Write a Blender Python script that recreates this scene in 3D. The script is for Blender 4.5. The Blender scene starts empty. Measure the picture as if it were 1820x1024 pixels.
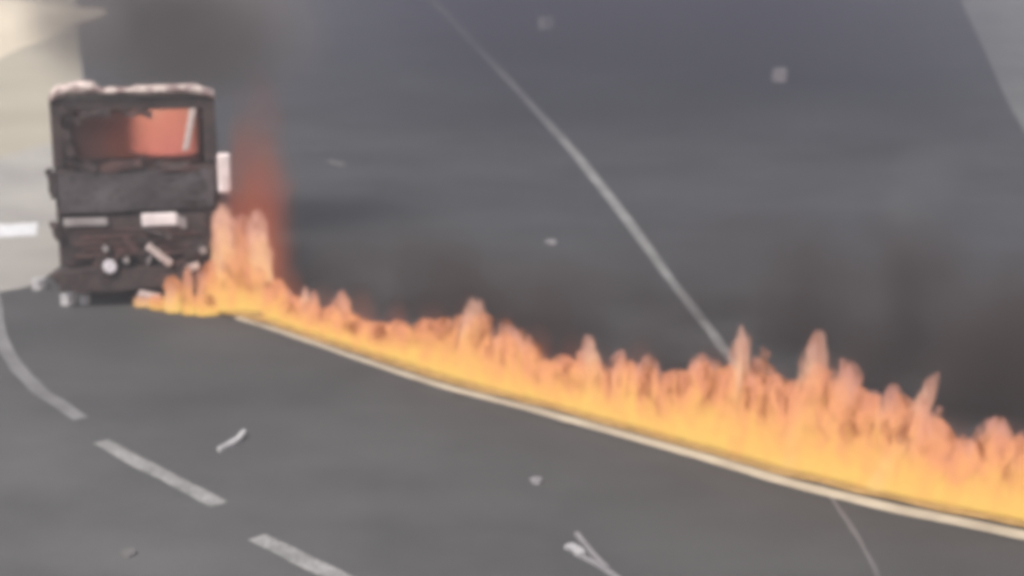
import bpy, bmesh, math, random
from mathutils import Vector, Matrix, noise as mn
random.seed(7)
S = bpy.context.scene
COL = S.collection
R = math.radians

# ------------------------------------------------------------------ camera
CAM_H, PITCH, FPX, CX, CY = 7.0, R(15.0), 3200.0, 910.0, 512.0
cd = bpy.data.cameras.new('camera'); cam = bpy.data.objects.new('camera', cd); COL.objects.link(cam)
cd.sensor_width = 36.0; cd.lens = FPX / 1820 * 36.0
cam.location = (0, 0, CAM_H); cam.rotation_euler = (R(90) - PITCH, 0, 0)
cd.clip_start = 0.1; cd.clip_end = 2000
cd.dof.use_dof = True; cd.dof.focus_distance = 9.0; cd.dof.aperture_fstop = 1.45
S.camera = cam

# ------------------------------------------------------------------ world, sun, exposure
SUN_EL, SUN_AZ = R(50), R(-150)        # azimuth measured from +Y towards +X
w = bpy.data.worlds.new('World'); S.world = w; w.use_nodes = True
wn = w.node_tree; wn.nodes.clear()
sky = wn.nodes.new('ShaderNodeTexSky'); sky.sky_type = 'NISHITA'; sky.sun_disc = False
sky.sun_elevation = SUN_EL; sky.sun_rotation = SUN_AZ; sky.dust_density = 4.0; sky.air_density = 1.0; sky.ozone_density = 0.6
hs = wn.nodes.new('ShaderNodeHueSaturation'); hs.inputs['Saturation'].default_value = 0.35
bg = wn.nodes.new('ShaderNodeBackground'); bg.inputs[1].default_value = 0.10
wo = wn.nodes.new('ShaderNodeOutputWorld')
wn.links.new(sky.outputs[0], hs.inputs['Color']); wn.links.new(hs.outputs[0], bg.inputs[0]); wn.links.new(bg.outputs[0], wo.inputs[0])
sd = bpy.data.lights.new('sun', 'SUN'); sd.energy = 1.6; sd.angle = R(12); sd.color = (1.0, 0.93, 0.84)
sun = bpy.data.objects.new('sun', sd); COL.objects.link(sun)
sdir = Vector((math.sin(SUN_AZ) * math.cos(SUN_EL), math.cos(SUN_AZ) * math.cos(SUN_EL), math.sin(SUN_EL)))
sun.rotation_euler = sdir.to_track_quat('Z', 'Y').to_euler(); sun.location = (0, 0, 60)
S.view_settings.view_transform = 'Standard'; S.view_settings.look = 'None'
S.view_settings.exposure = 0.95; S.view_settings.gamma = 1.0; S.view_settings.use_curve_mapping = False
S.render.engine = 'CYCLES'
c = S.cycles
c.use_denoising = True; c.denoiser = 'OPENIMAGEDENOISE'
c.max_bounces = 5; c.diffuse_bounces = 2; c.glossy_bounces = 2; c.transparent_max_bounces = 12
c.volume_bounces = 0; c.volume_step_rate = 1.0; c.volume_max_steps = 256
c.pixel_filter_type = 'BLACKMAN_HARRIS'; c.filter_width = 4.0

# ------------------------------------------------------------------ projection helpers (survey of the place)
def ray(px, py):
    x = (px - CX) / FPX; v = -(py - CY) / FPX
    f = Vector((0, math.cos(PITCH), -math.sin(PITCH))); u = Vector((0, math.sin(PITCH), math.cos(PITCH)))
    return (f + Vector((1, 0, 0)) * x + u * v)
def G(px, py, z=0.0):
    d = ray(px, py); t = (CAM_H - z) / -d.z
    return Vector((d.x * t, d.y * t, z))
def depth(p):
    return p.y * math.cos(PITCH) + (CAM_H - p.z) * math.sin(PITCH)
def mpp(p):                             # metres per photo pixel at p
    return depth(p) / FPX

# ------------------------------------------------------------------ object helpers
def link(name, me, mat=None, parent=None):
    o = bpy.data.objects.new(name, me); COL.objects.link(o)
    if mat and me is not None and not me.materials: me.materials.append(mat)
    if parent: o.parent = parent
    return o
def tag(o, label=None, cat=None, group=None, kind=None):
    if label: o['label'] = label
    if cat: o['category'] = cat
    if group: o['group'] = group
    if kind: o['kind'] = kind
    return o
def empty(name, loc, rz=0):
    o = bpy.data.objects.new(name, None); COL.objects.link(o); o.location = loc; o.rotation_euler = (0, 0, rz); return o
def done(bm, name, mat, parent=None, smooth=False, bevel=0.0, seg=2):
    if bevel > 0:
        bmesh.ops.bevel(bm, geom=list(bm.edges), offset=bevel, segments=seg, profile=0.5, affect='EDGES', clamp_overlap=True)
    bmesh.ops.recalc_face_normals(bm, faces=list(bm.faces))
    me = bpy.data.meshes.new(name); bm.to_mesh(me); bm.free()
    if smooth:
        for p in me.polygons: p.use_smooth = True
    return link(name, me, mat, parent)
def box(bm, x0, x1, y0, y1, z0, z1, M=None):
    vs = [bm.verts.new(v) for v in ((x0,y0,z0),(x1,y0,z0),(x1,y1,z0),(x0,y1,z0),(x0,y0,z1),(x1,y0,z1),(x1,y1,z1),(x0,y1,z1))]
    for f in ((0,3,2,1),(4,5,6,7),(0,1,5,4),(1,2,6,5),(2,3,7,6),(3,0,4,7)): bm.faces.new([vs[i] for i in f])
    if M is not None: bmesh.ops.transform(bm, matrix=M, verts=vs)
    return vs
def B(): return bmesh.new()
def cyl(bm, a, b, r, n=12, r2=None):
    a = Vector(a); b = Vector(b); d = (b - a); L = d.length
    M = Matrix.Translation((a + b) / 2) @ d.to_track_quat('Z', 'Y').to_matrix().to_4x4()
    bmesh.ops.create_cone(bm, cap_ends=True, segments=n, radius1=r, radius2=r if r2 is None else r2, depth=L, matrix=M)
def crumple(bm, amp, sc=3.0, seed=0.0):
    for v in bm.verts:
        v.co += Vector(mn.noise_vector(v.co * sc + Vector((seed, seed, 0)))) * amp

# ------------------------------------------------------------------ materials
def mat(name):
    m = bpy.data.materials.new(name); m.use_nodes = True; m.node_tree.nodes.clear(); return m, m.node_tree
def N(nt, t, **k):
    n = nt.nodes.new(t)
    for a, v in k.items(): setattr(n, a, v)
    return n
def surf(name, c1, c2, scale=4.0, rough=0.8, c3=None, metallic=0.0, bump=0.0, bscale=40.0, coat=0.0, lo=0.35, hi=0.65):
    """two tone weathered surface: c1 base, c2 stained, fine bump"""
    m, nt = mat(name); L = nt.links
    out = N(nt, 'ShaderNodeOutputMaterial'); p = N(nt, 'ShaderNodeBsdfPrincipled')
    p.inputs['Roughness'].default_value = rough; p.inputs['Metallic'].default_value = metallic
    g = N(nt, 'ShaderNodeNewGeometry'); n = N(nt, 'ShaderNodeTexNoise'); n.inputs['Scale'].default_value = scale
    n.inputs['Detail'].default_value = 6; n.inputs['Roughness'].default_value = 0.6
    L.new(g.outputs['Position'], n.inputs['Vector'])
    r = N(nt, 'ShaderNodeValToRGB'); r.color_ramp.elements[0].position = lo; r.color_ramp.elements[1].position = hi
    r.color_ramp.elements[0].color = (*c1, 1); r.color_ramp.elements[1].color = (*c2, 1)
    L.new(n.outputs['Fac'], r.inputs[0]); col = r.outputs[0]
    if c3 is not None:
        n2 = N(nt, 'ShaderNodeTexNoise'); n2.inputs['Scale'].default_value = scale * 7; n2.inputs['Detail'].default_value = 4
        L.new(g.outputs['Position'], n2.inputs['Vector'])
        mr = N(nt, 'ShaderNodeMapRange'); mr.inputs[1].default_value = 0.5; mr.inputs[2].default_value = 0.7; L.new(n2.outputs['Fac'], mr.inputs[0])
        mx = N(nt, 'ShaderNodeMix', data_type='RGBA'); L.new(mr.outputs[0], mx.inputs[0]); L.new(col, mx.inputs[6]); mx.inputs[7].default_value = (*c3, 1); col = mx.outputs[2]
    L.new(col, p.inputs['Base Color'])
    if bump > 0:
        bn = N(nt, 'ShaderNodeTexNoise'); bn.inputs['Scale'].default_value = bscale; bn.inputs['Detail'].default_value = 3; L.new(g.outputs['Position'], bn.inputs['Vector'])
        b = N(nt, 'ShaderNodeBump'); b.inputs['Distance'].default_value = bump; L.new(bn.outputs['Fac'], b.inputs['Height']); L.new(b.outputs[0], p.inputs['Normal'])
    L.new(p.outputs[0], out.inputs[0]); return m

def asphalt():
    m, nt = mat('asphalt'); L = nt.links
    out = N(nt, 'ShaderNodeOutputMaterial'); p = N(nt, 'ShaderNodeBsdfPrincipled'); p.inputs['Roughness'].default_value = 0.85
    g = N(nt, 'ShaderNodeNewGeometry')
    a = N(nt, 'ShaderNodeTexNoise'); a.inputs['Scale'].default_value = 0.35; a.inputs['Detail'].default_value = 7; a.inputs['Roughness'].default_value = 0.62; L.new(g.outputs['Position'], a.inputs['Vector'])
    r = N(nt, 'ShaderNodeValToRGB'); r.color_ramp.elements[0].position = 0.3; r.color_ramp.elements[1].position = 0.7
    r.color_ramp.elements[0].color = (0.047, 0.0465, 0.0480, 1); r.color_ramp.elements[1].color = (0.090, 0.088, 0.089, 1)
    L.new(a.outputs['Fac'], r.inputs[0])
    # traffic worn streaks along the carriageway
    mp = N(nt, 'ShaderNodeMapping'); mp.inputs['Rotation'].default_value = (0, 0, R(-42)); mp.inputs['Scale'].default_value = (0.10, 1.1, 1)
    L.new(g.outputs['Position'], mp.inputs['Vector'])
    s = N(nt, 'ShaderNodeTexNoise'); s.inputs['Scale'].default_value = 1.0; s.inputs['Detail'].default_value = 4; L.new(mp.outputs[0], s.inputs['Vector'])
    sm = N(nt, 'ShaderNodeMapRange'); sm.inputs[1].default_value = 0.3; sm.inputs[2].default_value = 0.7; sm.inputs[3].default_value = 0.94; sm.inputs[4].default_value = 1.06
    L.new(s.outputs['Fac'], sm.inputs[0])
    f = N(nt, 'ShaderNodeTexNoise'); f.inputs['Scale'].default_value = 55; f.inputs['Detail'].default_value = 3; L.new(g.outputs['Position'], f.inputs['Vector'])
    fm = N(nt, 'ShaderNodeMapRange'); fm.inputs[1].default_value = 0.3; fm.inputs[2].default_value = 0.7; fm.inputs[3].default_value = 0.7; fm.inputs[4].default_value = 1.3
    L.new(f.outputs['Fac'], fm.inputs[0])
    mu = N(nt, 'ShaderNodeMath', operation='MULTIPLY'); L.new(sm.outputs[0], mu.inputs[0]); L.new(fm.outputs[0], mu.inputs[1])
    vm = N(nt, 'ShaderNodeVectorMath', operation='SCALE'); L.new(r.outputs[0], vm.inputs[0]); L.new(mu.outputs[0], vm.inputs['Scale'])
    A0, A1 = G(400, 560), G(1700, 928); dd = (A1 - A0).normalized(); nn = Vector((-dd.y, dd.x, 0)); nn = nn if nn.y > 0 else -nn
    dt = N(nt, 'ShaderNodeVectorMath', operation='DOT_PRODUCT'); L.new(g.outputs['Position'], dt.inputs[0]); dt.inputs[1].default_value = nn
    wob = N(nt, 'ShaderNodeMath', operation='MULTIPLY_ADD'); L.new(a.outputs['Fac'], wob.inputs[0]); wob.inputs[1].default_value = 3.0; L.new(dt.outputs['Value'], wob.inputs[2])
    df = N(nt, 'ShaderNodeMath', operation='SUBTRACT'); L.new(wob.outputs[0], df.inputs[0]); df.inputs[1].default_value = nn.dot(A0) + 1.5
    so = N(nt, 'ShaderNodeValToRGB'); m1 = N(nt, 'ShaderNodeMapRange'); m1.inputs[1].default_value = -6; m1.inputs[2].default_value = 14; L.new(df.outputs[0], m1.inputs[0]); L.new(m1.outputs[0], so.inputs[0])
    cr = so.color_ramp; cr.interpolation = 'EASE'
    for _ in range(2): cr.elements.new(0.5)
    for e, (ps, cc) in zip(cr.elements, [(0.0, (1.08, 1.08, 1.07)), (0.27, (0.70, 0.69, 0.70)), (0.40, (0.50, 0.49, 0.50)), (0.8, (0.48, 0.50, 0.58))]): e.position = ps; e.color = (*cc, 1)  # soot by the trail; darker bluish far tone paints in the smoke's shade
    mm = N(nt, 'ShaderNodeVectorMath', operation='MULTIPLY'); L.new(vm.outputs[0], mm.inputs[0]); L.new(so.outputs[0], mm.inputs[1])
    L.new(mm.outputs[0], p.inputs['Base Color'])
    b = N(nt, 'ShaderNodeBump'); b.inputs['Distance'].default_value = 0.01; L.new(f.outputs['Fac'], b.inputs['Height']); L.new(b.outputs[0], p.inputs['Normal'])
    L.new(p.outputs[0], out.inputs[0]); return m

M = {}
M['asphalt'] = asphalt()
M['paint'] = surf('road_paint', (0.30, 0.29, 0.29), (0.17, 0.165, 0.165), 3.0, 0.7, c3=(0.10, 0.097, 0.10), bump=0.002)
M['seam_paint'] = surf('seam_paint', (0.24, 0.235, 0.235), (0.14, 0.138, 0.138), 1.5, 0.75)
M['seam_faint'] = surf('faint_seam', (0.13, 0.12, 0.12), (0.09, 0.085, 0.087), 2.0, 0.8)
M['paint_bright'] = surf('edge_paint', (0.46, 0.42, 0.34), (0.30, 0.27, 0.22), 1.2, 0.6, bump=0.002)
M['paint_worn'] = surf('worn_paint', (0.20, 0.195, 0.20), (0.12, 0.115, 0.12), 1.3, 0.75, bump=0.002)
M['fuel'] = surf('fuel_film', (0.20, 0.13, 0.06), (0.34, 0.23, 0.11), 4.0, 0.25)  # tan tone holds the flames' light and reflection on the film
M['soot_road'] = surf('scorched_asphalt', (0.035, 0.032, 0.032), (0.055, 0.05, 0.05), 2.0, 0.8, bump=0.006)
M['concrete'] = surf('pale_concrete', (0.24, 0.225, 0.215), (0.33, 0.31, 0.285), 0.35, 0.9, bump=0.004)
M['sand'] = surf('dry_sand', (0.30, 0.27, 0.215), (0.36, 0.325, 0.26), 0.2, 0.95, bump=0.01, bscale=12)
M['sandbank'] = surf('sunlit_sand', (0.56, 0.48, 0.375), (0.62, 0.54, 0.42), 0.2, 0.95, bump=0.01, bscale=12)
M['scrub'] = surf('dry_scrub', (0.09, 0.085, 0.065), (0.15, 0.14, 0.10), 0.5, 0.95, bump=0.05, bscale=5)
M['shoulder'] = surf('grey_shoulder', (0.125, 0.125, 0.125), (0.16, 0.16, 0.158), 0.4, 0.9, bump=0.004)
M['burnt'] = surf('burnt_metal', (0.016, 0.010, 0.011), (0.045, 0.032, 0.032), 3.0, 0.8, c3=(0.075, 0.036, 0.030), bump=0.01, bscale=18)
M['burnt_red'] = surf('scorched_paint', (0.045, 0.022, 0.021), (0.10, 0.045, 0.037), 2.5, 0.75, c3=(0.03, 0.022, 0.022), bump=0.006, bscale=20)
M['soot_panel'] = surf('sooty_panel', (0.034, 0.025, 0.028), (0.066, 0.053, 0.058), 1.8, 0.7, c3=(0.02, 0.015, 0.015), bump=0.006, bscale=14)
M['pale'] = surf('pale_scorched_paint', (0.52, 0.43, 0.41), (0.42, 0.33, 0.31), 4.0, 0.5, c3=(0.24, 0.17, 0.16), bump=0.004)
M['edge_pale'] = surf('flaking_roof_paint', (0.60, 0.50, 0.47), (0.20, 0.13, 0.125), 5.0, 0.6, c3=(0.10, 0.06, 0.055), bump=0.01, lo=0.42, hi=0.60)
M['white'] = surf('white_plastic', (0.78, 0.70, 0.70), (0.62, 0.54, 0.54), 4.0, 0.4)
M['grey_trim'] = surf('grey_trim', (0.30, 0.27, 0.27), (0.20, 0.17, 0.17), 4.0, 0.5)
M['lamp_glass'] = surf('lamp_glass', (0.70, 0.66, 0.70), (0.5, 0.47, 0.5), 6.0, 0.2)
M['rubber'] = surf('charred_rubber', (0.018, 0.016, 0.016), (0.035, 0.03, 0.03), 6.0, 0.9, bump=0.01)
M['ash'] = surf('ash_covered_metal', (0.13, 0.11, 0.10), (0.18, 0.155, 0.145), 2.5, 0.9, c3=(0.08, 0.06, 0.055), bump=0.006)
M['alu'] = surf('scuffed_aluminium', (0.55, 0.53, 0.54), (0.38, 0.36, 0.38), 8.0, 0.45, metallic=0.3)
M['paper'] = surf('pale_litter', (0.42, 0.41, 0.42), (0.30, 0.29, 0.30), 8.0, 0.8)
M['grey_dim'] = surf('dull_litter', (0.22, 0.21, 0.22), (0.16, 0.15, 0.16), 8.0, 0.8)
M['paper_bright'] = surf('white_litter', (0.66, 0.66, 0.68), (0.5, 0.5, 0.52), 8.0, 0.8)

def glass_mat():
    m, nt = mat('sooty_glass'); L = nt.links
    out = N(nt, 'ShaderNodeOutputMaterial'); t = N(nt, 'ShaderNodeBsdfTransparent'); t.inputs[0].default_value = (0.85, 0.78, 0.76, 1)
    gl = N(nt, 'ShaderNodeBsdfPrincipled'); gl.inputs['Base Color'].default_value = (0.05, 0.035, 0.035, 1); gl.inputs['Roughness'].default_value = 0.2
    tc = N(nt, 'ShaderNodeTexCoord'); sx = N(nt, 'ShaderNodeSeparateXYZ'); L.new(tc.outputs['Object'], sx.inputs[0])
    n = N(nt, 'ShaderNodeTexNoise'); n.inputs['Scale'].default_value = 3.0; L.new(tc.outputs['Object'], n.inputs['Vector'])
    ad = N(nt, 'ShaderNodeMath', operation='MULTIPLY_ADD'); ad.inputs[1].default_value = 0.5; L.new(n.outputs['Fac'], ad.inputs[0]); L.new(sx.outputs['X'], ad.inputs[2])
    mr = N(nt, 'ShaderNodeMapRange'); mr.inputs[1].default_value = -0.3; mr.inputs[2].default_value = 0.45; mr.inputs[3].default_value = 0.5; mr.inputs[4].default_value = 0.08
    L.new(ad.outputs[0], mr.inputs[0])
    mx = N(nt, 'ShaderNodeMixShader'); L.new(mr.outputs[0], mx.inputs[0]); L.new(t.outputs[0], mx.inputs[1]); L.new(gl.outputs[0], mx.inputs[2])
    L.new(mx.outputs[0], out.inputs[0]); return m
M['glass'] = glass_mat()

def flame_mat(name, cols, sigma, namp=0.55, nscale=4.0, soft=0.40, top=0.35, gain=1.0, hole=0.9):
    """glowing, self absorbing gas. Unit flame: r<1, 0<z<1 in object space."""
    m, nt = mat(name); L = nt.links
    out = N(nt, 'ShaderNodeOutputMaterial')
    tc = N(nt, 'ShaderNodeTexCoord'); g = N(nt, 'ShaderNodeNewGeometry')
    def mth(op, a, b=None, c_=None):
        n = N(nt, 'ShaderNodeMath', operation=op)
        for i, v in enumerate((a, b, c_)):
            if v is None: continue
            if isinstance(v, (int, float)): n.inputs[i].default_value = v
            else: L.new(v, n.inputs[i])
        return n.outputs[0]
    mp = N(nt, 'ShaderNodeMapping'); mp.inputs['Scale'].default_value = (1, 1, 0.45); L.new(g.outputs['Position'], mp.inputs['Vector'])
    nz = N(nt, 'ShaderNodeTexNoise'); nz.inputs['Scale'].default_value = nscale; nz.inputs['Detail'].default_value = 3.5; nz.inputs['Roughness'].default_value = 0.6; nz.inputs['Distortion'].default_value = 0.6; L.new(mp.outputs[0], nz.inputs['Vector'])
    sx = N(nt, 'ShaderNodeSeparateXYZ'); L.new(tc.outputs['Object'], sx.inputs[0])
    x, y, z = sx.outputs
    r = mth('SQRT', mth('ADD', mth('MULTIPLY', x, x), mth('MULTIPLY', y, y)))
    # radius profile: full below, pointed above
    prof = mth('POWER', mth('MAXIMUM', mth('SUBTRACT', 1.0, mth('POWER', mth('MAXIMUM', z, 0.0), 5.0)), 0.0), 0.6)
    f = mth('SUBTRACT', mth('MULTIPLY', prof, 0.92), r)
    amp = mth('MULTIPLY_ADD', mth('POWER', mth('MAXIMUM', z, 0.0), 1.5), namp * 1.6, namp * 0.15)
    f = mth('ADD', f, mth('MULTIPLY', mth('SUBTRACT', nz.outputs['Fac'], 0.5), mth('MULTIPLY', amp, 3.0)))
    mr = N(nt, 'ShaderNodeMapRange', interpolation_type='SMOOTHSTEP'); mr.inputs[1].default_value = 0.0; mr.inputs[2].default_value = soft; L.new(f, mr.inputs[0])
    fade = N(nt, 'ShaderNodeMapRange'); fade.inputs[1].default_value = 0.5; fade.inputs[2].default_value = 1.0; fade.inputs[3].default_value = 1.0; fade.inputs[4].default_value = top; L.new(z, fade.inputs[0])
    D = mth('MULTIPLY', mth('MULTIPLY', mr.outputs[0], fade.outputs[0]), sigma)
    rp = N(nt, 'ShaderNodeValToRGB'); cr = rp.color_ramp
    while len(cr.elements) < len(cols): cr.elements.new(0.5)
    for e, (pos, cc) in zip(cr.elements, cols): e.position = pos; e.color = (*cc, 1)
    L.new(mth('MULTIPLY_ADD', mth('SUBTRACT', nz.outputs['Fac'], 0.5), 1.5, z), rp.inputs[0])
    hn = N(nt, 'ShaderNodeTexNoise'); hn.inputs['Scale'].default_value = 6.0; hn.inputs['Detail'].default_value = 2; hn.inputs['Distortion'].default_value = 0.8; L.new(mp.outputs[0], hn.inputs['Vector'])
    hm_ = N(nt, 'ShaderNodeMapRange', interpolation_type='SMOOTHSTEP'); hm_.inputs[1].default_value = 0.50; hm_.inputs[2].default_value = 0.62; L.new(hn.outputs['Fac'], hm_.inputs[0])
    zm = N(nt, 'ShaderNodeMapRange', interpolation_type='SMOOTHSTEP'); zm.inputs[1].default_value = 0.3; zm.inputs[2].default_value = 0.65; L.new(z, zm.inputs[0])
    hmx = N(nt, 'ShaderNodeMix', data_type='RGBA'); L.new(mth('MULTIPLY', mth('MULTIPLY', hm_.outputs[0], zm.outputs[0]), hole), hmx.inputs[0]); L.new(rp.outputs[0], hmx.inputs[6]); hmx.inputs[7].default_value = (0.36, 0.11, 0.035, 1)
    em = N(nt, 'ShaderNodeEmission'); L.new(hmx.outputs[2], em.inputs[0]); L.new(mth('MULTIPLY', D, gain), em.inputs[1])
    ab = N(nt, 'ShaderNodeVolumeAbsorption'); ab.inputs[0].default_value = (0, 0, 0, 1); L.new(D, ab.inputs[1])
    ad = N(nt, 'ShaderNodeAddShader'); L.new(em.outputs[0], ad.inputs[0]); L.new(ab.outputs[0], ad.inputs[1])
    L.new(ad.outputs[0], out.inputs['Volume']); return m
GAIN = 0.54
M['fl_base'] = flame_mat('flame_base', [(0.0, (1.0, 0.62, 0.16)), (0.35, (1.0, 0.50, 0.15)), (0.75, (1.0, 0.41, 0.18)), (1.0, (0.80, 0.31, 0.17))], 11, 0.80, 5.0, 0.28, 0.7, GAIN)
M['fl_tip'] = flame_mat('flame_tongue', [(0.0, (1.0, 0.58, 0.16)), (0.4, (1.0, 0.46, 0.17)), (0.75, (0.95, 0.42, 0.24)), (1.0, (0.72, 0.33, 0.25))], 11, 0.65, 5.5, 0.28, 0.65, GAIN)
M['fl_pale'] = flame_mat('pale_flame', [(0.0, (1.0, 0.64, 0.22)), (0.4, (1.0, 0.55, 0.26)), (0.75, (1.0, 0.54, 0.37)), (1.0, (0.9, 0.50, 0.40))], 12, 0.55, 6.0, 0.34, 0.6, GAIN, 0.55)
M['fl_red'] = flame_mat('red_flame', [(0.0, (0.62, 0.16, 0.06)), (0.5, (0.42, 0.10, 0.06)), (1.0, (0.25, 0.08, 0.06))], 1.2, 0.60, 2.2, 0.9, 0.12, GAIN)
M['fl_cab'] = flame_mat('cab_flame', [(0.0, (0.72, 0.25, 0.20)), (0.5, (0.80, 0.31, 0.21)), (1.0, (0.78, 0.42, 0.30))], 8, 0.10, 2.5, 0.5, 1.0, GAIN * 1.4, 0.0)

# ------------------------------------------------------------------ ground
def sheet(name, pts, z, m, parent=None, kind='structure'):
    bm = B(); vs = [bm.verts.new((p[0], p[1], z)) for p in pts]; f = bm.faces.new(vs)
    bmesh.ops.triangulate(bm, faces=[f])
    bmesh.ops.recalc_face_normals(bm, faces=list(bm.faces))
    for f in bm.faces:
        if f.normal.z < 0: f.normal_flip()
    me = bpy.data.meshes.new(name); bm.to_mesh(me); bm.free(); o = link(name, me, m, parent)
    if parent is None and kind: o['kind'] = kind
    return o
def smooth_path(pts, n=8):
    out = []
    for i in range(len(pts) - 1):
        p0 = pts[max(i-1, 0)]; p1 = pts[i]; p2 = pts[i+1]; p3 = pts[min(i+2, len(pts)-1)]
        for k in range(n):
            t = k / n
            out.append(0.5 * ((2*p1) + (-p0+p2)*t + (2*p0-5*p1+4*p2-p3)*t*t + (-p0+3*p1-3*p2+p3)*t*t*t))
    out.append(pts[-1]); return out
def strip(name, pts, width, z, m, parent=None, thick=0.0, jitter=0.0, wf=None, off=0.0):
    P = [Vector((p[0], p[1], 0)) for p in pts]; bm = B(); rows = []
    for i, p in enumerate(P):
        d = (P[min(i+1, len(P)-1)] - P[max(i-1, 0)]).normalized(); s = Vector((-d.y, d.x, 0))
        ww = (wf(i / (len(P)-1)) if wf else width) / 2
        j1 = mn.noise(p * 2.3) * jitter; j2 = mn.noise(p * 2.3 + Vector((9, 4, 2))) * jitter
        a = p + s * (off + ww + j1); b = p + s * (off - ww + j2)
        rows.append((bm.verts.new((a.x, a.y, z)), bm.verts.new((b.x, b.y, z))))
    for r0, r1 in zip(rows, rows[1:]): bm.faces.new((r0[0], r1[0], r1[1], r0[1]))
    bmesh.ops.recalc_face_normals(bm, faces=list(bm.faces))
    for f in bm.faces:
        if f.normal.z < 0: f.normal_flip()
    if thick:
        r = bmesh.ops.extrude_face_region(bm, geom=list(bm.faces))
        for v in [e for e in r['geom'] if isinstance(e, bmesh.types.BMVert)]: v.co.z += thick
        bmesh.ops.recalc_face_normals(bm, faces=list(bm.faces))
    me = bpy.data.meshes.new(name); bm.to_mesh(me); bm.free(); o = link(name, me, m, parent)
    if parent is None: o['kind'] = 'structure'
    return o

bm = B(); bmesh.ops.create_grid(bm, x_segments=8, y_segments=8, size=600)
ground = done(bm, 'ground', M['scrub']); ground['kind'] = 'structure'; ground.location.z = -0.03
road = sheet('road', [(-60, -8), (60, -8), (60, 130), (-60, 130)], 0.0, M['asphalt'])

def GP(l): return [G(*p) for p in l]
# pale apron and sand to the left of the carriageway
edge_l = smooth_path(GP([(-260, 600), (-120, 560), (-10, 522), (70, 500), (150, 420), (170, 300), (150, 150), (138, 40), (135, -60)]), 6)
sheet('apron', [(p.x, p.y) for p in edge_l] + [(-60, edge_l[-1].y), (-60, edge_l[0].y)], 0.004, M['concrete'])
sand_e = smooth_path(GP([(-300, 300), (-60, 290), (60, 262), (130, 235), (144, 150), (134, 40), (130, -50)]), 6)
sheet('sand_verge', [(p.x, p.y) for p in sand_e] + [(-60, sand_e[-1].y), (-60, sand_e[0].y)], 0.008, M['sand'])
# low sunlit bank of sand farther off
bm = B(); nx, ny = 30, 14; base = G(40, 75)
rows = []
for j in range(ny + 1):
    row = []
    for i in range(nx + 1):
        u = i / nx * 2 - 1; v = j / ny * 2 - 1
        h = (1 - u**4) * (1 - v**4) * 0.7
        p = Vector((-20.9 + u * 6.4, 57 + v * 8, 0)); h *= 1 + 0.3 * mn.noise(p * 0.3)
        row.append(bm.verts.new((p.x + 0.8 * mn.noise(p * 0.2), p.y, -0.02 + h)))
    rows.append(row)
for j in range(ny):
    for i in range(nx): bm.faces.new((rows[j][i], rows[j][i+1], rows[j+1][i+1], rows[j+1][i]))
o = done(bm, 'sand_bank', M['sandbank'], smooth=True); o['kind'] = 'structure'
# lighter shoulder at the upper right
edge_r = smooth_path(GP([(1690, -60), (1712, 10), (1750, 90), (1790, 180), (1850, 275), (1950, 380)]), 6)
sheet('shoulder', [(p.x, p.y) for p in edge_r] + [(60, edge_r[-1].y), (60, edge_r[0].y)], 0.004, M['shoulder'])

# painted markings: parts of the road
def dash(a, b, wd, m, **k):
    A, Bp = G(*a), G(*b); pts = [A.lerp(Bp, t / 10) for t in range(11)]
    return strip('lane_dash', pts, wd, 0.008, m, road, jitter=0.03, **k)
strip('lane_dash', smooth_path(GP([(-12, 520), (-2, 590), (25, 645), (75, 698), (145, 745)]), 6), 0.19, 0.008, M['paint_worn'], road, jitter=0.03)
dash((178, 786), (390, 898), 0.21, M['paint']); dash((455, 956), (690, 1070), 0.22, M['paint'])
dash((760, 1105), (1010, 1230), 0.22, M['paint'])
o = strip('lane_dash', smooth_path(GP([(-60, 412), (0, 411), (66, 408)]), 4), 1.0, 0.012, M['paper_bright'], road, jitter=0.05)
# thin pale seam that runs away from the camera and passes under the fire
seam = smooth_path(GP([(745, -30), (770, 0), (880, 118), (1000, 248), (1100, 372), (1185, 488), (1270, 600), (1375, 742), (1480, 890), (1535, 975), (1575, 1060)]), 5)
seam_a = smooth_path(GP([(745, -30), (770, 0), (880, 118), (1000, 248), (1100, 372), (1185, 488), (1270, 600), (1320, 668), (1375, 742)]), 5)
seam_b = smooth_path(GP([(1375, 742), (1480, 890), (1535, 975), (1575, 1060)]), 5)
strip('seam_line', seam_b, 0.055, 0.008, M['seam_faint'], road, jitter=0.02)
strip('seam_line', seam_a, 0.14, 0.008, M['seam_paint'], road, jitter=0.03, wf=lambda t: 0.27 - 0.16 * t)

# ------------------------------------------------------------------ the edge line and the burning fuel beside it
LINE = [(420, 566), (480, 585), (560, 612), (640, 640), (700, 660), (800, 692), (900, 717), (1000, 744), (1150, 786), (1300, 829), (1400, 859), (1500, 884), (1600, 908), (1700, 928), (1830, 955), (1990, 990)]
line = smooth_path(GP(LINE), 5)
strip('edge_line', line, 0.25, 0.012, M['paint_bright'], road, wf=lambda t: 0.09 + 0.14 * min(1, t * 1.4), jitter=0.02)
fire = empty('burning_fuel_trail', G(1100, 740))
tag(fire, 'long wall of orange flames burning along the pale edge line', 'fire')
inv = fire.matrix_world.inverted()
def tofire(o, par):
    bpy.context.view_layer.update()
    o.parent = par; o.matrix_parent_inverse = Matrix.Translation(par.location).inverted() if par.rotation_euler[2] == 0 else par.matrix_world.inverted()
TR = [(250, 528), (300, 541), (350, 549), (400, 553), (450, 563), (500, 578), (560, 598), (640, 624), (700, 643), (800, 675), (900, 701), (1000, 727), (1150, 768), (1300, 810), (1400, 839), (1500, 862), (1600, 886), (1700, 906), (1830, 932), (1990, 965)]
trail = smooth_path(GP(TR), 6)
o = strip('fuel_film', trail, 0.30, 0.016, M['fuel'], None, jitter=0.05); del o['kind']; tofire(o, fire)
sc_ = smooth_path(GP([(p[0], p[1] - 16) for p in TR]), 6)
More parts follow.
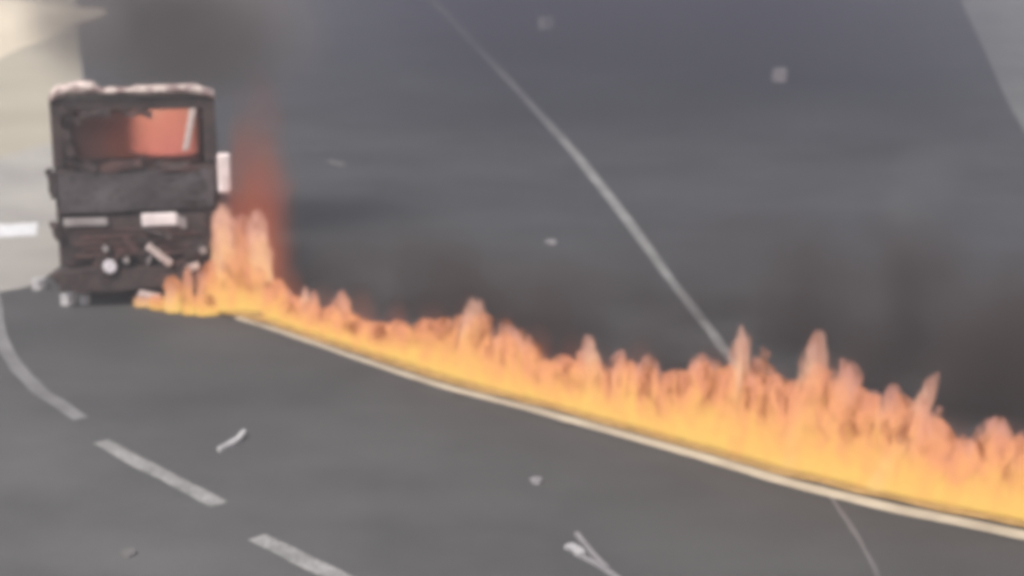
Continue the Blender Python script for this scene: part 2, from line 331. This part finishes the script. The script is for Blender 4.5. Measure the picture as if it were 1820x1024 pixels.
strip('scorch_stain', sc_, 1.2, 0.004, M['soot_road'], road, jitter=0.5, off=0.15)

# shared flame hulls
def flame_mesh(seed):
    bm = B(); rings = []; K = 9; NS = 12
    for k in range(K):
        z = k / (K - 1) * 0.985
        prof = (max(0.0, 1 - z ** 5)) ** 0.6 * 1.12 + 0.08
        ring = []
        for i in range(NS):
            a = i / NS * math.tau
            q = Vector((math.cos(a) * 1.3, math.sin(a) * 1.3, z * 2.2 + seed * 5.1))
            r = prof * (1 + 0.22 * (0.3 + z) * mn.noise(q))
            ring.append(bm.verts.new((r * math.cos(a), r * math.sin(a), z)))
        rings.append(ring)
    bm.faces.new(rings[0][::-1])
    for a, b in zip(rings, rings[1:]):
        for i in range(NS): bm.faces.new((a[i], a[(i+1) % NS], b[(i+1) % NS], b[i]))
    tip = bm.verts.new((0, 0, 1.0))
    for i in range(NS): bm.faces.new((rings[-1][i], rings[-1][(i+1) % NS], tip))
    bmesh.ops.recalc_face_normals(bm, faces=list(bm.faces))
    me = bpy.data.meshes.new('flame'); bm.to_mesh(me); bm.free(); return me
HULL = {}
def flame(par, loc, w, d, h, m, rz=0.0, lean=0.0, name='flame', seed=None):
    seed = random.randrange(5) if seed is None else seed
    key = (m, seed)
    if key not in HULL:
        me = flame_mesh(seed); me.materials.append(M[m]); HULL[key] = me
    o = link(name, HULL[key]); o.location = loc; o.rotation_euler = (0, lean, rz); o.scale = (w / 2, d / 2, h)
    # parts are placed in the thing's own space
    L_ = Matrix.LocRotScale(Vector(loc), o.rotation_euler, o.scale)
    P_ = Matrix.LocRotScale(par.location, par.rotation_euler, Vector((1, 1, 1)))
    o.parent = par; o.matrix_basis = P_.inverted() @ L_
    return o

# flame base heights (photo px): x, base y, top y
PROF = [(480, 572, 505), (520, 586, 545), (545, 593, 540), (565, 600, 560), (590, 608, 545), (640, 624, 575), (700, 643, 580), (760, 662, 576), (800, 675, 568), (835, 683, 560),
        (850, 688, 600), (880, 696, 596), (930, 709, 618), (960, 716, 645), (1000, 727, 636), (1035, 738, 640), (1062, 744, 682), (1100, 755, 648), (1140, 765, 655), (1165, 772, 700),
        (1200, 783, 660), (1240, 793, 655), (1290, 807, 660), (1340, 822, 668), (1380, 833, 676), (1420, 843, 662), (1450, 850, 680), (1490, 860, 675), (1530, 870, 702), (1570, 878, 712),
        (1605, 887, 730), (1640, 894, 755), (1680, 902, 792), (1720, 910, 776), (1780, 922, 774), (1805, 927, 805), (1840, 934, 780), (1900, 947, 800), (1960, 959, 800)]
def prof(x):
    for a, b in zip(PROF, PROF[1:]):
        if a[0] <= x <= b[0] or x < PROF[0][0]:
            t = (x - a[0]) / (b[0] - a[0]); return a[1] + (b[1]-a[1])*t, a[2] + (b[2]-a[2])*t
    return PROF[-1][1:]
THD = math.atan2(G(500, 578).y - G(1500, 862).y, G(500, 578).x - G(1500, 862).x)   # heading of the trail
back = Vector((math.sin(THD), -math.cos(THD), 0)); back = -back if back.y < 0 else back
def hgt(p, dpx): return dpx * mpp(p) / 0.955
x = 478.0
while x < 1960:
    by, ty = prof(x); p = G(x, by) ; h = hgt(p, (by - ty))
    step = 26 + 12 * (x - 480) / 1400
    wpx = step * random.uniform(1.8, 2.5)
    flame(fire, p + back * 0.16, wpx * mpp(p) / 0.72, 0.42, h * random.uniform(0.92, 1.12), 'fl_base', THD)
    x += step
x = 490.0
while x < 1960:
    by, ty = prof(x); p = G(x, by); h = hgt(p, (by - ty) + 42)
    flame(fire, p + back * 0.35, 90 * mpp(p) / 0.72, 0.5, h, 'fl_red', THD)
    x += 62
# narrower tongues that make the ragged top
x = 500.0
while x < 1950:
    by, ty = prof(x); p = G(x, by); h = hgt(p, by - ty)
    flame(fire, p + back * random.uniform(0.15, 0.32), random.uniform(0.20, 0.42), random.uniform(0.18, 0.28), h * random.uniform(0.85, 1.22), 'fl_tip', THD, random.uniform(-0.12, 0.2))
    x += random.uniform(20, 48)
for (tx, top, wd, lean, m) in ((524, 522, 20, 0, 'fl_pale'), (540, 528, 18, 0, 'fl_tip'), (592, 530, 30, 0, 'fl_tip'), (822, 545, 46, 0.0, 'fl_pale'), (880, 585, 40, 0, 'fl_tip'), (1034, 612, 30, -0.12, 'fl_pale'), (1085, 640, 34, 0, 'fl_tip'), (1130, 645, 34, 0, 'fl_tip'),
                       (1222, 645, 44, 0, 'fl_tip'), (1292, 600, 32, 0.0, 'fl_pale'), (1330, 640, 34, 0.0, 'fl_tip'), (1412, 614, 44, 0.14, 'fl_pale'), (1475, 665, 56, 0, 'fl_tip'), (1588, 672, 34, 0.42, 'fl_pale'), (1640, 745, 44, 0, 'fl_tip'), (1745, 762, 70, 0, 'fl_tip'), (1815, 770, 36, 0, 'fl_tip')):
    by, ty = prof(tx); p = G(tx, by); h = hgt(p, by - top) * 1.12
    p = p - Vector((math.sin(lean) * h * 0.5, 0, 0))
    flame(fire, p + back * 0.2, wd * mpp(p) * 1.5, 0.26, h, m, 0, lean)

# ------------------------------------------------------------------ the burnt truck
T0 = G(255, 540); TRZ = math.atan2(-T0.x, T0.y) * 0.9
truck = empty('burnt_truck', T0, TRZ); truck.scale = (0.965, 0.965, 0.965)
tag(truck, 'burnt out cab-over truck with pale roof edge, fire glowing behind its windscreen', 'truck')
# cab shell
bm = B()
box(bm, -1.19, 1.19, 0.06, 2.0, 0.62, 1.38)                 # lower cab
box(bm, -1.19, 1.19, 0.02, 0.20, 1.385, 2.08)                # dash front wall
box(bm, -1.19, -1.02, 0.06, 0.24, 2.083, 3.08)               # pillars
box(bm, 1.00, 1.19, 0.06, 0.24, 2.083, 3.08)
box(bm, -1.17, -1.08, 0.245, 2.0, 1.383, 3.08); box(bm, 1.08, 1.17, 0.245, 2.0, 1.383, 3.08)
box(bm, -1.075, 1.075, 1.88, 1.98, 1.383, 3.08)
box(bm, -1.19, 1.19, 0.05, 0.22, 2.93, 3.10, )
crumple(bm, 0.03, 2.0)
for v in bm.verts:
    if v.co.z > 2.5: v.co.z -= 0.36 * max(0, v.co.y - 0.3)
cab = done(bm, 'cab', M['burnt'], truck, bevel=0.025)
bm = B(); box(bm, -1.17, 1.17, 0.06, 1.98, 3.10, 3.19); crumple(bm, 0.03, 2)
for v in bm.verts: v.co.z -= 0.36 * max(0, v.co.y - 0.3)
done(bm, 'roof', M['ash'], truck, bevel=0.03)
# pale rolled edge at the front of the roof, drooping at the corners
bm = B(); K = 26; prev = None
for i in range(K + 1):
    u = i / K * 2 - 1; x = u * 1.19
    zc = 3.235 - 0.16 * max(0, abs(u) - 0.74) ** 1.0 * 2.6 + (0.055 if -0.95 < u < -0.42 else 0)
    th = (0.10 if -0.97 < u < -0.42 else 0.055 if u < 0.05 else 0.075) * (1 + 0.25 * mn.noise(Vector((x * 5, 1, 3))))
    ring = [bm.verts.new((x, 0.02 + 0.09 * math.cos(a) + 0.05 * abs(u) ** 4, zc + th * math.sin(a) * 0.95)) for a in [k / 8 * math.tau for k in range(8)]]
    if prev:
        for k in range(8): bm.faces.new((prev[k], prev[(k+1) % 8], ring[(k+1) % 8], ring[k]))
    else: bm.faces.new(ring)
    prev = ring
bm.faces.new(prev[::-1]); done(bm, 'roof_edge', M['edge_pale'], truck, smooth=True)['label'] = 'pale scorched rolled roof edge'
# windscreen
bm = B(); box(bm, -1.015, 0.995, 0.10, 0.115, 2.085, 2.925); done(bm, 'windscreen', M['glass'], truck)
bm = B(); box(bm, 0.82, 0.92, 0.04, 0.09, 2.30, 2.93, Matrix.Rotation(0.0, 4, 'Y')); 
for v in bm.verts: v.co.x += (v.co.z - 2.93) * 0.22
done(bm, 'windscreen_trim', M['pale'], truck, bevel=0.02)
bm = B(); box(bm, -1.0, 0.98, 0.30, 0.75, 1.95, 2.10); crumple(bm, 0.04, 3); done(bm, 'dashboard', M['burnt'], truck, bevel=0.03)
for sx in (-0.62, 0.45):
    bm = B(); box(bm, sx - 0.26, sx + 0.26, 1.3, 1.48, 1.5, 2.5); box(bm, sx - 0.26, sx + 0.26, 0.95, 1.29, 1.4, 1.6); done(bm, 'seat', M['burnt'], truck, bevel=0.05)
for sx in (-0.5, 0.35):
    bm = B(); cyl(bm, (sx, 0.03, 2.06), (sx - 0.45, 0.05, 2.35), 0.012, 8); done(bm, 'wiper', M['burnt'], truck)
# front panel with pressed ribs
bm = B(); box(bm, -1.12, 1.12, -0.035, 0.017, 1.46, 2.03); bmesh.ops.subdivide_edges(bm, edges=list(bm.edges), cuts=6, use_grid_fill=True); crumple(bm, 0.05, 2.6); fp = done(bm, 'front_panel', M['soot_panel'], truck)
for v in fp.data.vertices: v.co.y -= 0.05 * max(0, mn.noise(v.co * 1.7))
for z in (1.60, 1.76, 1.92):
    bm = B(); box(bm, -1.0, 1.0, -0.06, -0.037, z - 0.03, z + 0.03); crumple(bm, 0.03, 2, z * 9)
    for v in bm.verts: v.co.y += 0.016
    done(bm, 'panel_rib', M['soot_panel'], fp, bevel=0.01)
for s in (-1, 1):
    bm = B(); box(bm, min(s*1.173, s*1.205), max(s*1.173, s*1.205), 0.35, 1.5, 0.9, 2.2); done(bm, 'door', M['burnt_red'] if s > 0 else M['burnt'], truck, bevel=0.012)
# grille
bm = B(); box(bm, -1.0, 1.0, -0.02, 0.055, 0.72, 1.36); gr = done(bm, 'grille', M['burnt'], truck, bevel=0.01)
for k, z in enumerate((0.80, 0.89, 0.98, 1.07, 1.16)):
    bm = B(); box(bm, -0.95 + 0.1 * (k % 2), 0.92 - 0.18 * (k % 3), -0.06, -0.023, z - 0.022, z + 0.022)
    bmesh.ops.subdivide_edges(bm, edges=[e for e in bm.edges if abs(e.verts[0].co.x - e.verts[1].co.x) > 0.5], cuts=8)
    crumple(bm, 0.035, 2.2, k * 3.1); done(bm, 'grille_slat', M['burnt_red'], gr)
bm = B(); box(bm, -1.10, -0.44, -0.09, -0.03, 1.26, 1.37); crumple(bm, 0.03, 2); done(bm, 'trim_strip', M['grey_trim'], truck, bevel=0.015)['label'] = 'grey scorched trim strip'
bm = B(); box(bm, 0.04, 0.56, -0.10, -0.03, 1.21, 1.40); done(bm, 'trim_strip', M['white'], truck, bevel=0.02)['label'] = 'bright white trim strip'
bm = B(); box(bm, 0.562, 0.70, -0.09, -0.03, 1.20, 1.36); 
for v in bm.verts: v.co.z -= max(0, v.co.x - 0.57) * 0.5
done(bm, 'trim_end', M['grey_trim'], truck, bevel=0.015)
# lamps and hanging metal
def lamp(x, z, r, m, nm='headlight'):
    bm = B(); cyl(bm, (x, -0.25, z), (x, -0.03, z), r, 20); o = done(bm, nm, M[m], truck, bevel=0.012)
    bm = B(); cyl(bm, (x, -0.22, z), (x, -0.025, z), r * 1.25, 20); 
    bmesh.ops.recalc_face_normals(bm, faces=list(bm.faces)); done(bm, 'bezel', M['burnt'], o)
    return o
lamp(-0.455, 0.66, 0.10, 'lamp_glass'); lamp(-0.21, 0.74, 0.045, 'grey_trim', 'side_lamp'); lamp(-0.50, 0.93, 0.045, 'grey_trim', 'side_lamp'); lamp(0.92, 0.84, 0.06, 'grey_trim', 'side_lamp')
bm = B(); Mx = Matrix.Translation((0.28, -0.24, 0.81)) @ Matrix.Rotation(R(42), 4, 'Y')
box(bm, -0.23, 0.23, -0.03, 0.03, -0.055, 0.055, Mx); crumple(bm, 0.02, 4); done(bm, 'torn_bracket', M['pale'], truck, bevel=0.015)
bm = B(); Mx = Matrix.Translation((0.02, -0.12, 0.72)) @ Matrix.Rotation(R(65), 4, 'Y')
box(bm, -0.2, 0.2, -0.03, 0.03, -0.03, 0.03, Mx); crumple(bm, 0.02, 4); done(bm, 'torn_bracket', M['burnt_red'], truck, bevel=0.01)
bm = B(); Mx = Matrix.Translation((0.74, -0.15, 0.57)) @ Matrix.Rotation(R(-20), 4, 'Y')
box(bm, -0.12, 0.12, -0.03, 0.03, -0.05, 0.05, Mx); done(bm, 'torn_bracket', M['pale'], truck, bevel=0.01)
rb = random.Random(11)
for k in range(26):
    x = rb.uniform(-0.75, 1.08); z = rb.uniform(0.42, 1.2) if x > 0.1 else rb.uniform(0.55, 1.15)
    L_ = rb.uniform(0.05, 0.17); bm = B()
    box(bm, -L_, L_, -0.015, 0.015, -rb.uniform(0.015, 0.05), rb.uniform(0.015, 0.05), Matrix.Translation((x, -0.12 - rb.uniform(0, 0.08), z)) @ Matrix.Rotation(rb.uniform(-1.4, 1.4), 4, 'Y') @ Matrix.Rotation(rb.uniform(-0.4, 0.4), 4, 'Z'))
    crumple(bm, 0.035, 6, k); done(bm, 'torn_panel', M['grey_trim' if k in (5, 17) else rb.choice(['burnt', 'burnt_red'])], truck)
for (x, z, L_, a_, t_, mt) in ((-0.9, 2.88, 0.16, 0.5, 0.07, 'burnt'), (-0.55, 2.90, 0.22, -0.12, 0.05, 'burnt'), (-0.96, 2.5, 0.2, 1.4, 0.06, 'burnt'), (0.05, 2.90, 0.2, 0.1, 0.035, 'burnt_red'), (0.5, 2.12, 0.26, 0.14, 0.05, 'burnt'), (-0.2, 2.13, 0.3, -0.1, 0.05, 'burnt_red'), (-0.8, 2.14, 0.2, 0.3, 0.06, 'burnt'), (-1.22, 1.9, 0.2, 1.5, 0.05, 'burnt'), (-1.21, 1.2, 0.16, 1.2, 0.06, 'burnt'), (1.20, 1.1, 0.2, 1.3, 0.07, 'burnt_red'), (-1.20, 0.45, 0.15, 1.0, 0.07, 'burnt'), (0.62, 2.05, 0.3, 0.05, 0.03, 'burnt_red')):
    bm = B(); box(bm, -L_, L_, -0.02, 0.02, -t_, t_, Matrix.Translation((x, -0.03, z)) @ Matrix.Rotation(a_, 4, 'Y'))
    bmesh.ops.subdivide_edges(bm, edges=list(bm.edges), cuts=2, use_grid_fill=True); crumple(bm, 0.07, 7, x * 3); done(bm, 'burnt_fragment', M[mt], truck)
bm = B(); box(bm, -0.9, 0.9, 0.5, 1.8, 0.02, 0.5); bmesh.ops.subdivide_edges(bm, edges=list(bm.edges), cuts=3, use_grid_fill=True); crumple(bm, 0.15, 2); done(bm, 'axle_wreckage', M['burnt'], truck)
# bumper, sagging at its right end
bm = B(); box(bm, -1.2, 0.75, -0.16, 0.05, 0.28, 0.60)
bmesh.ops.subdivide_edges(bm, edges=[e for e in bm.edges if abs(e.verts[0].co.x - e.verts[1].co.x) > 0.5], cuts=10)
crumple(bm, 0.05, 2.5, 4); done(bm, 'bumper', M['burnt'], truck)
bm = B(); box(bm, -0.10, 0.24, -0.24, -0.19, 0.10, 0.20, Matrix.Translation((0, 0, 0.06)) @ Matrix.Rotation(R(14), 4, 'Y')); crumple(bm, 0.02, 5); done(bm, 'flame_end_piece', M['pale'], truck, bevel=0.02)  # added pale piece, stands in for the bright end of the flame line
# mirror
bm = B(); box(bm, 1.185, 1.385, -0.10, 0.02, 1.66, 2.27); mir = done(bm, 'mirror', M['white'], truck, bevel=0.05, seg=3)
for z in (1.75, 2.18):
    bm = B(); cyl(bm, (1.05, 0.03, z), (1.28, 0.04, z), 0.018, 8); done(bm, 'mirror_arm', M['burnt'], mir)
# chassis, cargo body, wheels
bm = B()
for s in (-0.45, 0.37): box(bm, s, s + 0.08, 0.3, 6.3, 0.58, 0.80)
for y in (2.4, 3.6, 4.8, 6.0): box(bm, -0.368, 0.368, y, y + 0.1, 0.60, 0.76)
done(bm, 'chassis', M['burnt'], truck, bevel=0.01)
bm = B(); box(bm, -1.2, 1.2, 2.25, 6.4, 0.95, 1.85); bmesh.ops.subdivide_edges(bm, edges=list(bm.edges), cuts=5, use_grid_fill=True)
crumple(bm, 0.06, 1.4); cargo = done(bm, 'cargo_bed', M['soot_panel'], truck)
for y in (2.4, 3.4, 4.4, 5.4, 6.25):
    for s in (-1, 1):
        bm = B(); box(bm, min(s*1.21, s*1.26), max(s*1.21, s*1.26), y - 0.04, y + 0.04, 0.95, 1.84); done(bm, 'cargo_rib', M['burnt_red'], cargo)
def wheel(x, y):
    bm = B(); cyl(bm, (x - 0.14, y, 0.5), (x + 0.14, y, 0.5), 0.5, 28); wh = done(bm, 'tyre', M['rubber'], truck, bevel=0.03)
    s = 1 if x > 0 else -1
    bm = B(); cyl(bm, (x + s*0.10, y, 0.5), (x + s*0.155, y, 0.5), 0.26, 20, 0.2); done(bm, 'rim', M['burnt_red'], wh)
    wh.name = 'wheel'
for (x, y) in ((-0.98, 1.1), (0.98, 1.1), (-0.98, 5.2), (0.98, 5.2), (-0.66, 5.2), (0.66, 5.2)): wheel(x, y)
bm = B(); cyl(bm, (1.08, 2.5, 0.75), (1.08, 3.6, 0.75), 0.3, 20); done(bm, 'fuel_tank', M['burnt'], truck, bevel=0.02)

# ------------------------------------------------------------------ fire on the truck
tf = empty('truck_fire', G(400, 550)); tag(tf, 'tall orange flames climbing the right hand side of the burnt truck', 'fire')
cf = empty('cab_fire', T0 + Matrix.Rotation(TRZ, 3, 'Z') @ Vector((0.3, 0.9, 2.0))); tag(cf, 'pink orange blaze inside the truck cab behind the windscreen', 'fire')
def TL(x, y, z): return T0 + Matrix.Rotation(TRZ, 3, 'Z') @ Vector((x, y, z))
def tfl(px, by, top, wpx, m, d=0.35, back_=0.0, lean=0.0, par=tf):
    p = G(px, by); h = hgt(p, by - top); flame(par, p + Vector((0, back_, 0)), wpx * mpp(p), d, h * 1.05, m, 0, lean)
tfl(401, 552, 366, 60, 'fl_pale', 0.40, 0.1)
tfl(460, 556, 388, 56, 'fl_pale', 0.35, 0.2)
tfl(428, 556, 400, 80, 'fl_tip', 0.5, 0.3)
for px, top, wd in ((385, 470, 60), (410, 460, 60), (436, 470, 66), (462, 478, 56), (486, 500, 50)): tfl(px, 556, top, wd, 'fl_base', 0.5, 0.15)
tfl(436, 556, 240, 150, 'fl_red', 1.3, 0.5)
tfl(455, 556, 170, 150, 'fl_red', 1.2, 1.1)
tfl(425, 556, 300, 110, 'fl_red', 1.0, 0.3)
for px, by, top, wd, m in ((262, 536, 514, 46, 'fl_pale'), (292, 541, 515, 50, 'fl_base'), (318, 545, 480, 40, 'fl_base'), (312, 545, 495, 34, 'fl_pale'), (342, 548, 462, 22, 'fl_tip'), (348, 549, 512, 50, 'fl_base'), (366, 550, 470, 24, 'fl_tip'), (375, 551, 515, 50, 'fl_base')):
    tfl(px, by, top, wd, m, 0.22, -0.28)
flame(cf, TL(0.52, 0.8, 2.05), 0.95, 0.5, 1.0, 'fl_cab', TRZ)
flame(cf, TL(0.25, 1.0, 2.05), 0.9, 0.5, 0.98, 'fl_cab', TRZ)
for xx in (-0.55, -0.2): flame(cf, TL(xx, 1.0, 2.0), 1.0, 1.0, 0.98, 'fl_red', TRZ)
flame(cf, TL(0.35, 1.0, 2.05), 1.4, 0.9, 0.98, 'fl_red', TRZ)

# ------------------------------------------------------------------ litter and debris on the road
def shard(px, py, L_, W_, m, name, label, cat, rz=0.0, H_=0.03, bend=0.25, group=None):
    bm = B(); box(bm, -L_/2, L_/2, -W_/2, W_/2, 0, H_)
    bmesh.ops.subdivide_edges(bm, edges=[e for e in bm.edges if abs(e.verts[0].co.x - e.verts[1].co.x) > L_*0.5], cuts=5)
    for v in bm.verts:
        t = v.co.x / (L_/2); v.co.y *= 1 - 0.5 * abs(t) + 0.2 * mn.noise(v.co * 9); v.co.z += bend * L_ * 0.25 * max(0, t) ** 2; v.co.y += bend * 0.2 * L_ * t * t
    o = done(bm, name, M[m]); p = G(px, py, 0); o.location = (p.x, p.y, 0.001); o.rotation_euler = (0, 0, rz)
    tag(o, label, cat, group); return o
shard(970, 50, 0.5, 0.55, 'white', 'debris_scrap', 'white scrap on the dark road just right of the seam line at the top', 'debris', 0.1, 0.34)
shard(1386, 144, 0.32, 0.45, 'white', 'debris_scrap', 'bright white scrap lying far out on the road at the upper right', 'debris', 0.5, 0.30)
shard(980, 432, 0.16, 0.26, 'grey_dim', 'debris_scrap', 'dim grey scrap on the smoky road left of the seam line', 'debris', 0.5)
shard(600, 292, 0.5, 0.25, 'seam_faint', 'debris_scrap', 'faint grey sliver on the road right of the burning truck', 'debris', 2.3, 0.02)
shard(416, 790, 0.55, 0.09, 'paper', 'metal_sliver', 'slanting metal sliver between the dashed line and the flames', 'debris', 1.18, 0.05)
shard(953, 857, 0.12, 0.18, 'grey_dim', 'debris_scrap', 'small pale scrap on the asphalt below the middle of the flames', 'debris', 0.3)
shard(228, 985, 0.14, 0.20, 'seam_faint', 'debris_scrap', 'faint grey scrap at the bottom left beside the lane dash', 'debris', 0.3, 0.02)
shard(70, 514, 0.20, 0.16, 'alu', 'metal_chunk', 'bright metal chunk outside the left front wheel of the truck', 'debris', 0.3, 0.16)
shard(122, 541, 0.22, 0.18, 'alu', 'metal_chunk', 'left and larger of two metal chunks at the foot of the bumper', 'debris', 0.2, 0.15)
shard(151, 540, 0.15, 0.13, 'paper', 'metal_chunk', 'right and smaller of two metal chunks at the foot of the bumper', 'debris', 0.2, 0.13)
# forked strip of torn metal at the bottom of the picture
def ribbon(bm, pts, wd, h):
    P = smooth_path(pts, 4); prev = None
    for i, p in enumerate(P):
        d = (P[min(i+1, len(P)-1)] - P[max(i-1, 0)]).normalized(); s = Vector((-d.y, d.x, 0)).normalized() * wd / 2
        z = Vector((0, 0, h)); q = [bm.verts.new(v) for v in (p - s, p + s, p + s + z, p - s + z)]
        if prev:
            for k in range(4): bm.faces.new((prev[k], prev[(k+1) % 4], q[(k+1) % 4], q[k]))
        else: bm.faces.new(q[::-1])
        prev = q
    bm.faces.new(prev)
o0 = G(1050, 985)
fk = empty('torn_metal_strip', o0); tag(fk, 'forked torn strip of grey metal at the bottom edge, below the flames', 'debris')
bm = B(); ribbon(bm, [G(1008, 972) - o0, G(1030, 988) - o0, G(1062, 1005) - o0, G(1095, 1028) - o0, G(1130, 1060) - o0], 0.07, 0.02); done(bm, 'strip', M['grey_dim'], fk)
bm = B(); ribbon(bm, [G(1024, 950) - o0, G(1038, 968) - o0, G(1056, 990) - o0, G(1078, 1012) - o0], 0.055, 0.03); done(bm, 'prong', M['grey_dim'], fk)
bm = B(); ribbon(bm, [G(1010, 973) - o0, G(1024, 980) - o0, G(1032, 988) - o0], 0.10, 0.04); done(bm, 'torn_edge', M['paper'], fk)

# ------------------------------------------------------------------ smoke
def smoke_mat(name, col, dens, scale, lo, hi, zf=(0, 1, 1, 1), stretch=(1, 1, 1), xf=None):
    m, nt = mat(name); L = nt.links
    out = N(nt, 'ShaderNodeOutputMaterial'); pv = N(nt, 'ShaderNodeVolumePrincipled')
    tc = N(nt, 'ShaderNodeTexCoord'); g = N(nt, 'ShaderNodeNewGeometry'); mp = N(nt, 'ShaderNodeMapping'); mp.inputs['Scale'].default_value = stretch
    L.new(g.outputs['Position'], mp.inputs[0])
    n = N(nt, 'ShaderNodeTexNoise'); n.inputs['Scale'].default_value = scale; n.inputs['Detail'].default_value = 3; L.new(mp.outputs[0], n.inputs['Vector'])
    mr = N(nt, 'ShaderNodeMapRange', interpolation_type='SMOOTHSTEP'); mr.inputs[1].default_value = lo; mr.inputs[2].default_value = hi; L.new(n.outputs['Fac'], mr.inputs[0])
    # fall off towards the hull (unit sphere coordinates)
    ln = N(nt, 'ShaderNodeVectorMath', operation='LENGTH'); L.new(tc.outputs['Object'], ln.inputs[0])
    fr = N(nt, 'ShaderNodeMapRange', interpolation_type='SMOOTHSTEP'); fr.inputs[1].default_value = 0.25; fr.inputs[2].default_value = 0.92; fr.inputs[3].default_value = 1; fr.inputs[4].default_value = 0
    L.new(ln.outputs['Value'], fr.inputs[0])
    mu = N(nt, 'ShaderNodeMath', operation='MULTIPLY'); L.new(mr.outputs[0], mu.inputs[0]); L.new(fr.outputs[0], mu.inputs[1])
    m2 = N(nt, 'ShaderNodeMath', operation='MULTIPLY'); L.new(mu.outputs[0], m2.inputs[0]); m2.inputs[1].default_value = dens
    L.new(m2.outputs[0], pv.inputs['Density']); pv.inputs['Color'].default_value = (*col, 1)
    L.new(pv.outputs[0], out.inputs['Volume']); return m
def puff(name, loc, scl, m, label, rz=0.0):
    bm = B(); bmesh.ops.create_icosphere(bm, subdivisions=4, radius=1.0)
    for v in bm.verts: v.co *= 0.97 + 0.12 * mn.noise(v.co * 1.8 + Vector(loc))
    o = done(bm, name, m, smooth=True); o.location = loc; o.scale = scl; o.rotation_euler = (0, 0, rz)
    tag(o, label, 'smoke', kind='stuff'); return o
sm1 = smoke_mat('smoke_brown', (0.34, 0.30, 0.295), 1.25, 0.5, 0.2, 0.65, stretch=(1, 1, 0.6))
sm2 = smoke_mat('smoke_dark', (0.125, 0.10, 0.097), 1.5, 0.9, 0.32, 0.68, stretch=(1, 1, 0.5))
sm3 = smoke_mat('smoke_grey', (0.42, 0.42, 0.41), 0.30, 0.4, 0.35, 0.7)
sm4 = smoke_mat('smoke_veil', (0.12, 0.12, 0.175), 0.18, 0.12, 0.2, 0.8)
puff('smoke_plume', TL(0.7, 3.2, 3.6), (3.1, 1.9, 1.7), sm1, 'grey brown smoke plume rolling up from the truck roof')
puff('smoke_plume', TL(-0.7, 2.2, 4.75), (2.9, 1.5, 1.0), sm1, 'upper roll of smoke drifting left at the top corner above the sand')
puff('smoke_plume', TL(-0.75, 1.0, 4.0), (1.1, 1.0, 0.85), sm1, 'small curl of smoke at the left end of the truck roof edge')
puff('smoke_bank', G(1560, 700) + Vector((0.6, 1.3, 0.5)), (7.0, 1.5, 1.9), sm2, 'dark brown smoke rising behind the right hand flames', THD)
puff('smoke_bank', G(850, 640) + Vector((0.3, 1.2, 0.3)), (5.5, 1.3, 1.3), sm2, 'thin dark smoke rising behind the flames nearest the truck', THD)
puff('smoke_bank', G(1790, 800) + Vector((0.2, 0.95, 0.45)), (4.5, 1.1, 1.7), sm2, 'dark brown smoke hugging the flames at the right edge', THD)
puff('smoke_veil', (4.0, 48, 2.0), (17, 21, 5), sm4, 'bluish smoke veil spread low over the far side of the road')
puff('smoke_wisp', G(1640, 460) + Vector((0, 0.5, 1.0)), (0.9, 0.9, 1.5), sm3, 'pale grey wisp of smoke above the flames at the right')
# milky air over the whole place
bm = B(); box(bm, -58, 58, -6, 110, -1.0, 9.4); hz = done(bm, 'haze', None); 
hm, nt = mat('haze_air'); out = N(nt, 'ShaderNodeOutputMaterial'); pv = N(nt, 'ShaderNodeVolumePrincipled')
pv.inputs['Density'].default_value = 0.0032; pv.inputs['Color'].default_value = (0.70, 0.71, 0.78, 1); nt.links.new(pv.outputs[0], out.inputs['Volume'])
hz.data.materials.append(hm); tag(hz, 'thin smoky haze hanging over the whole road', 'haze', kind='stuff')
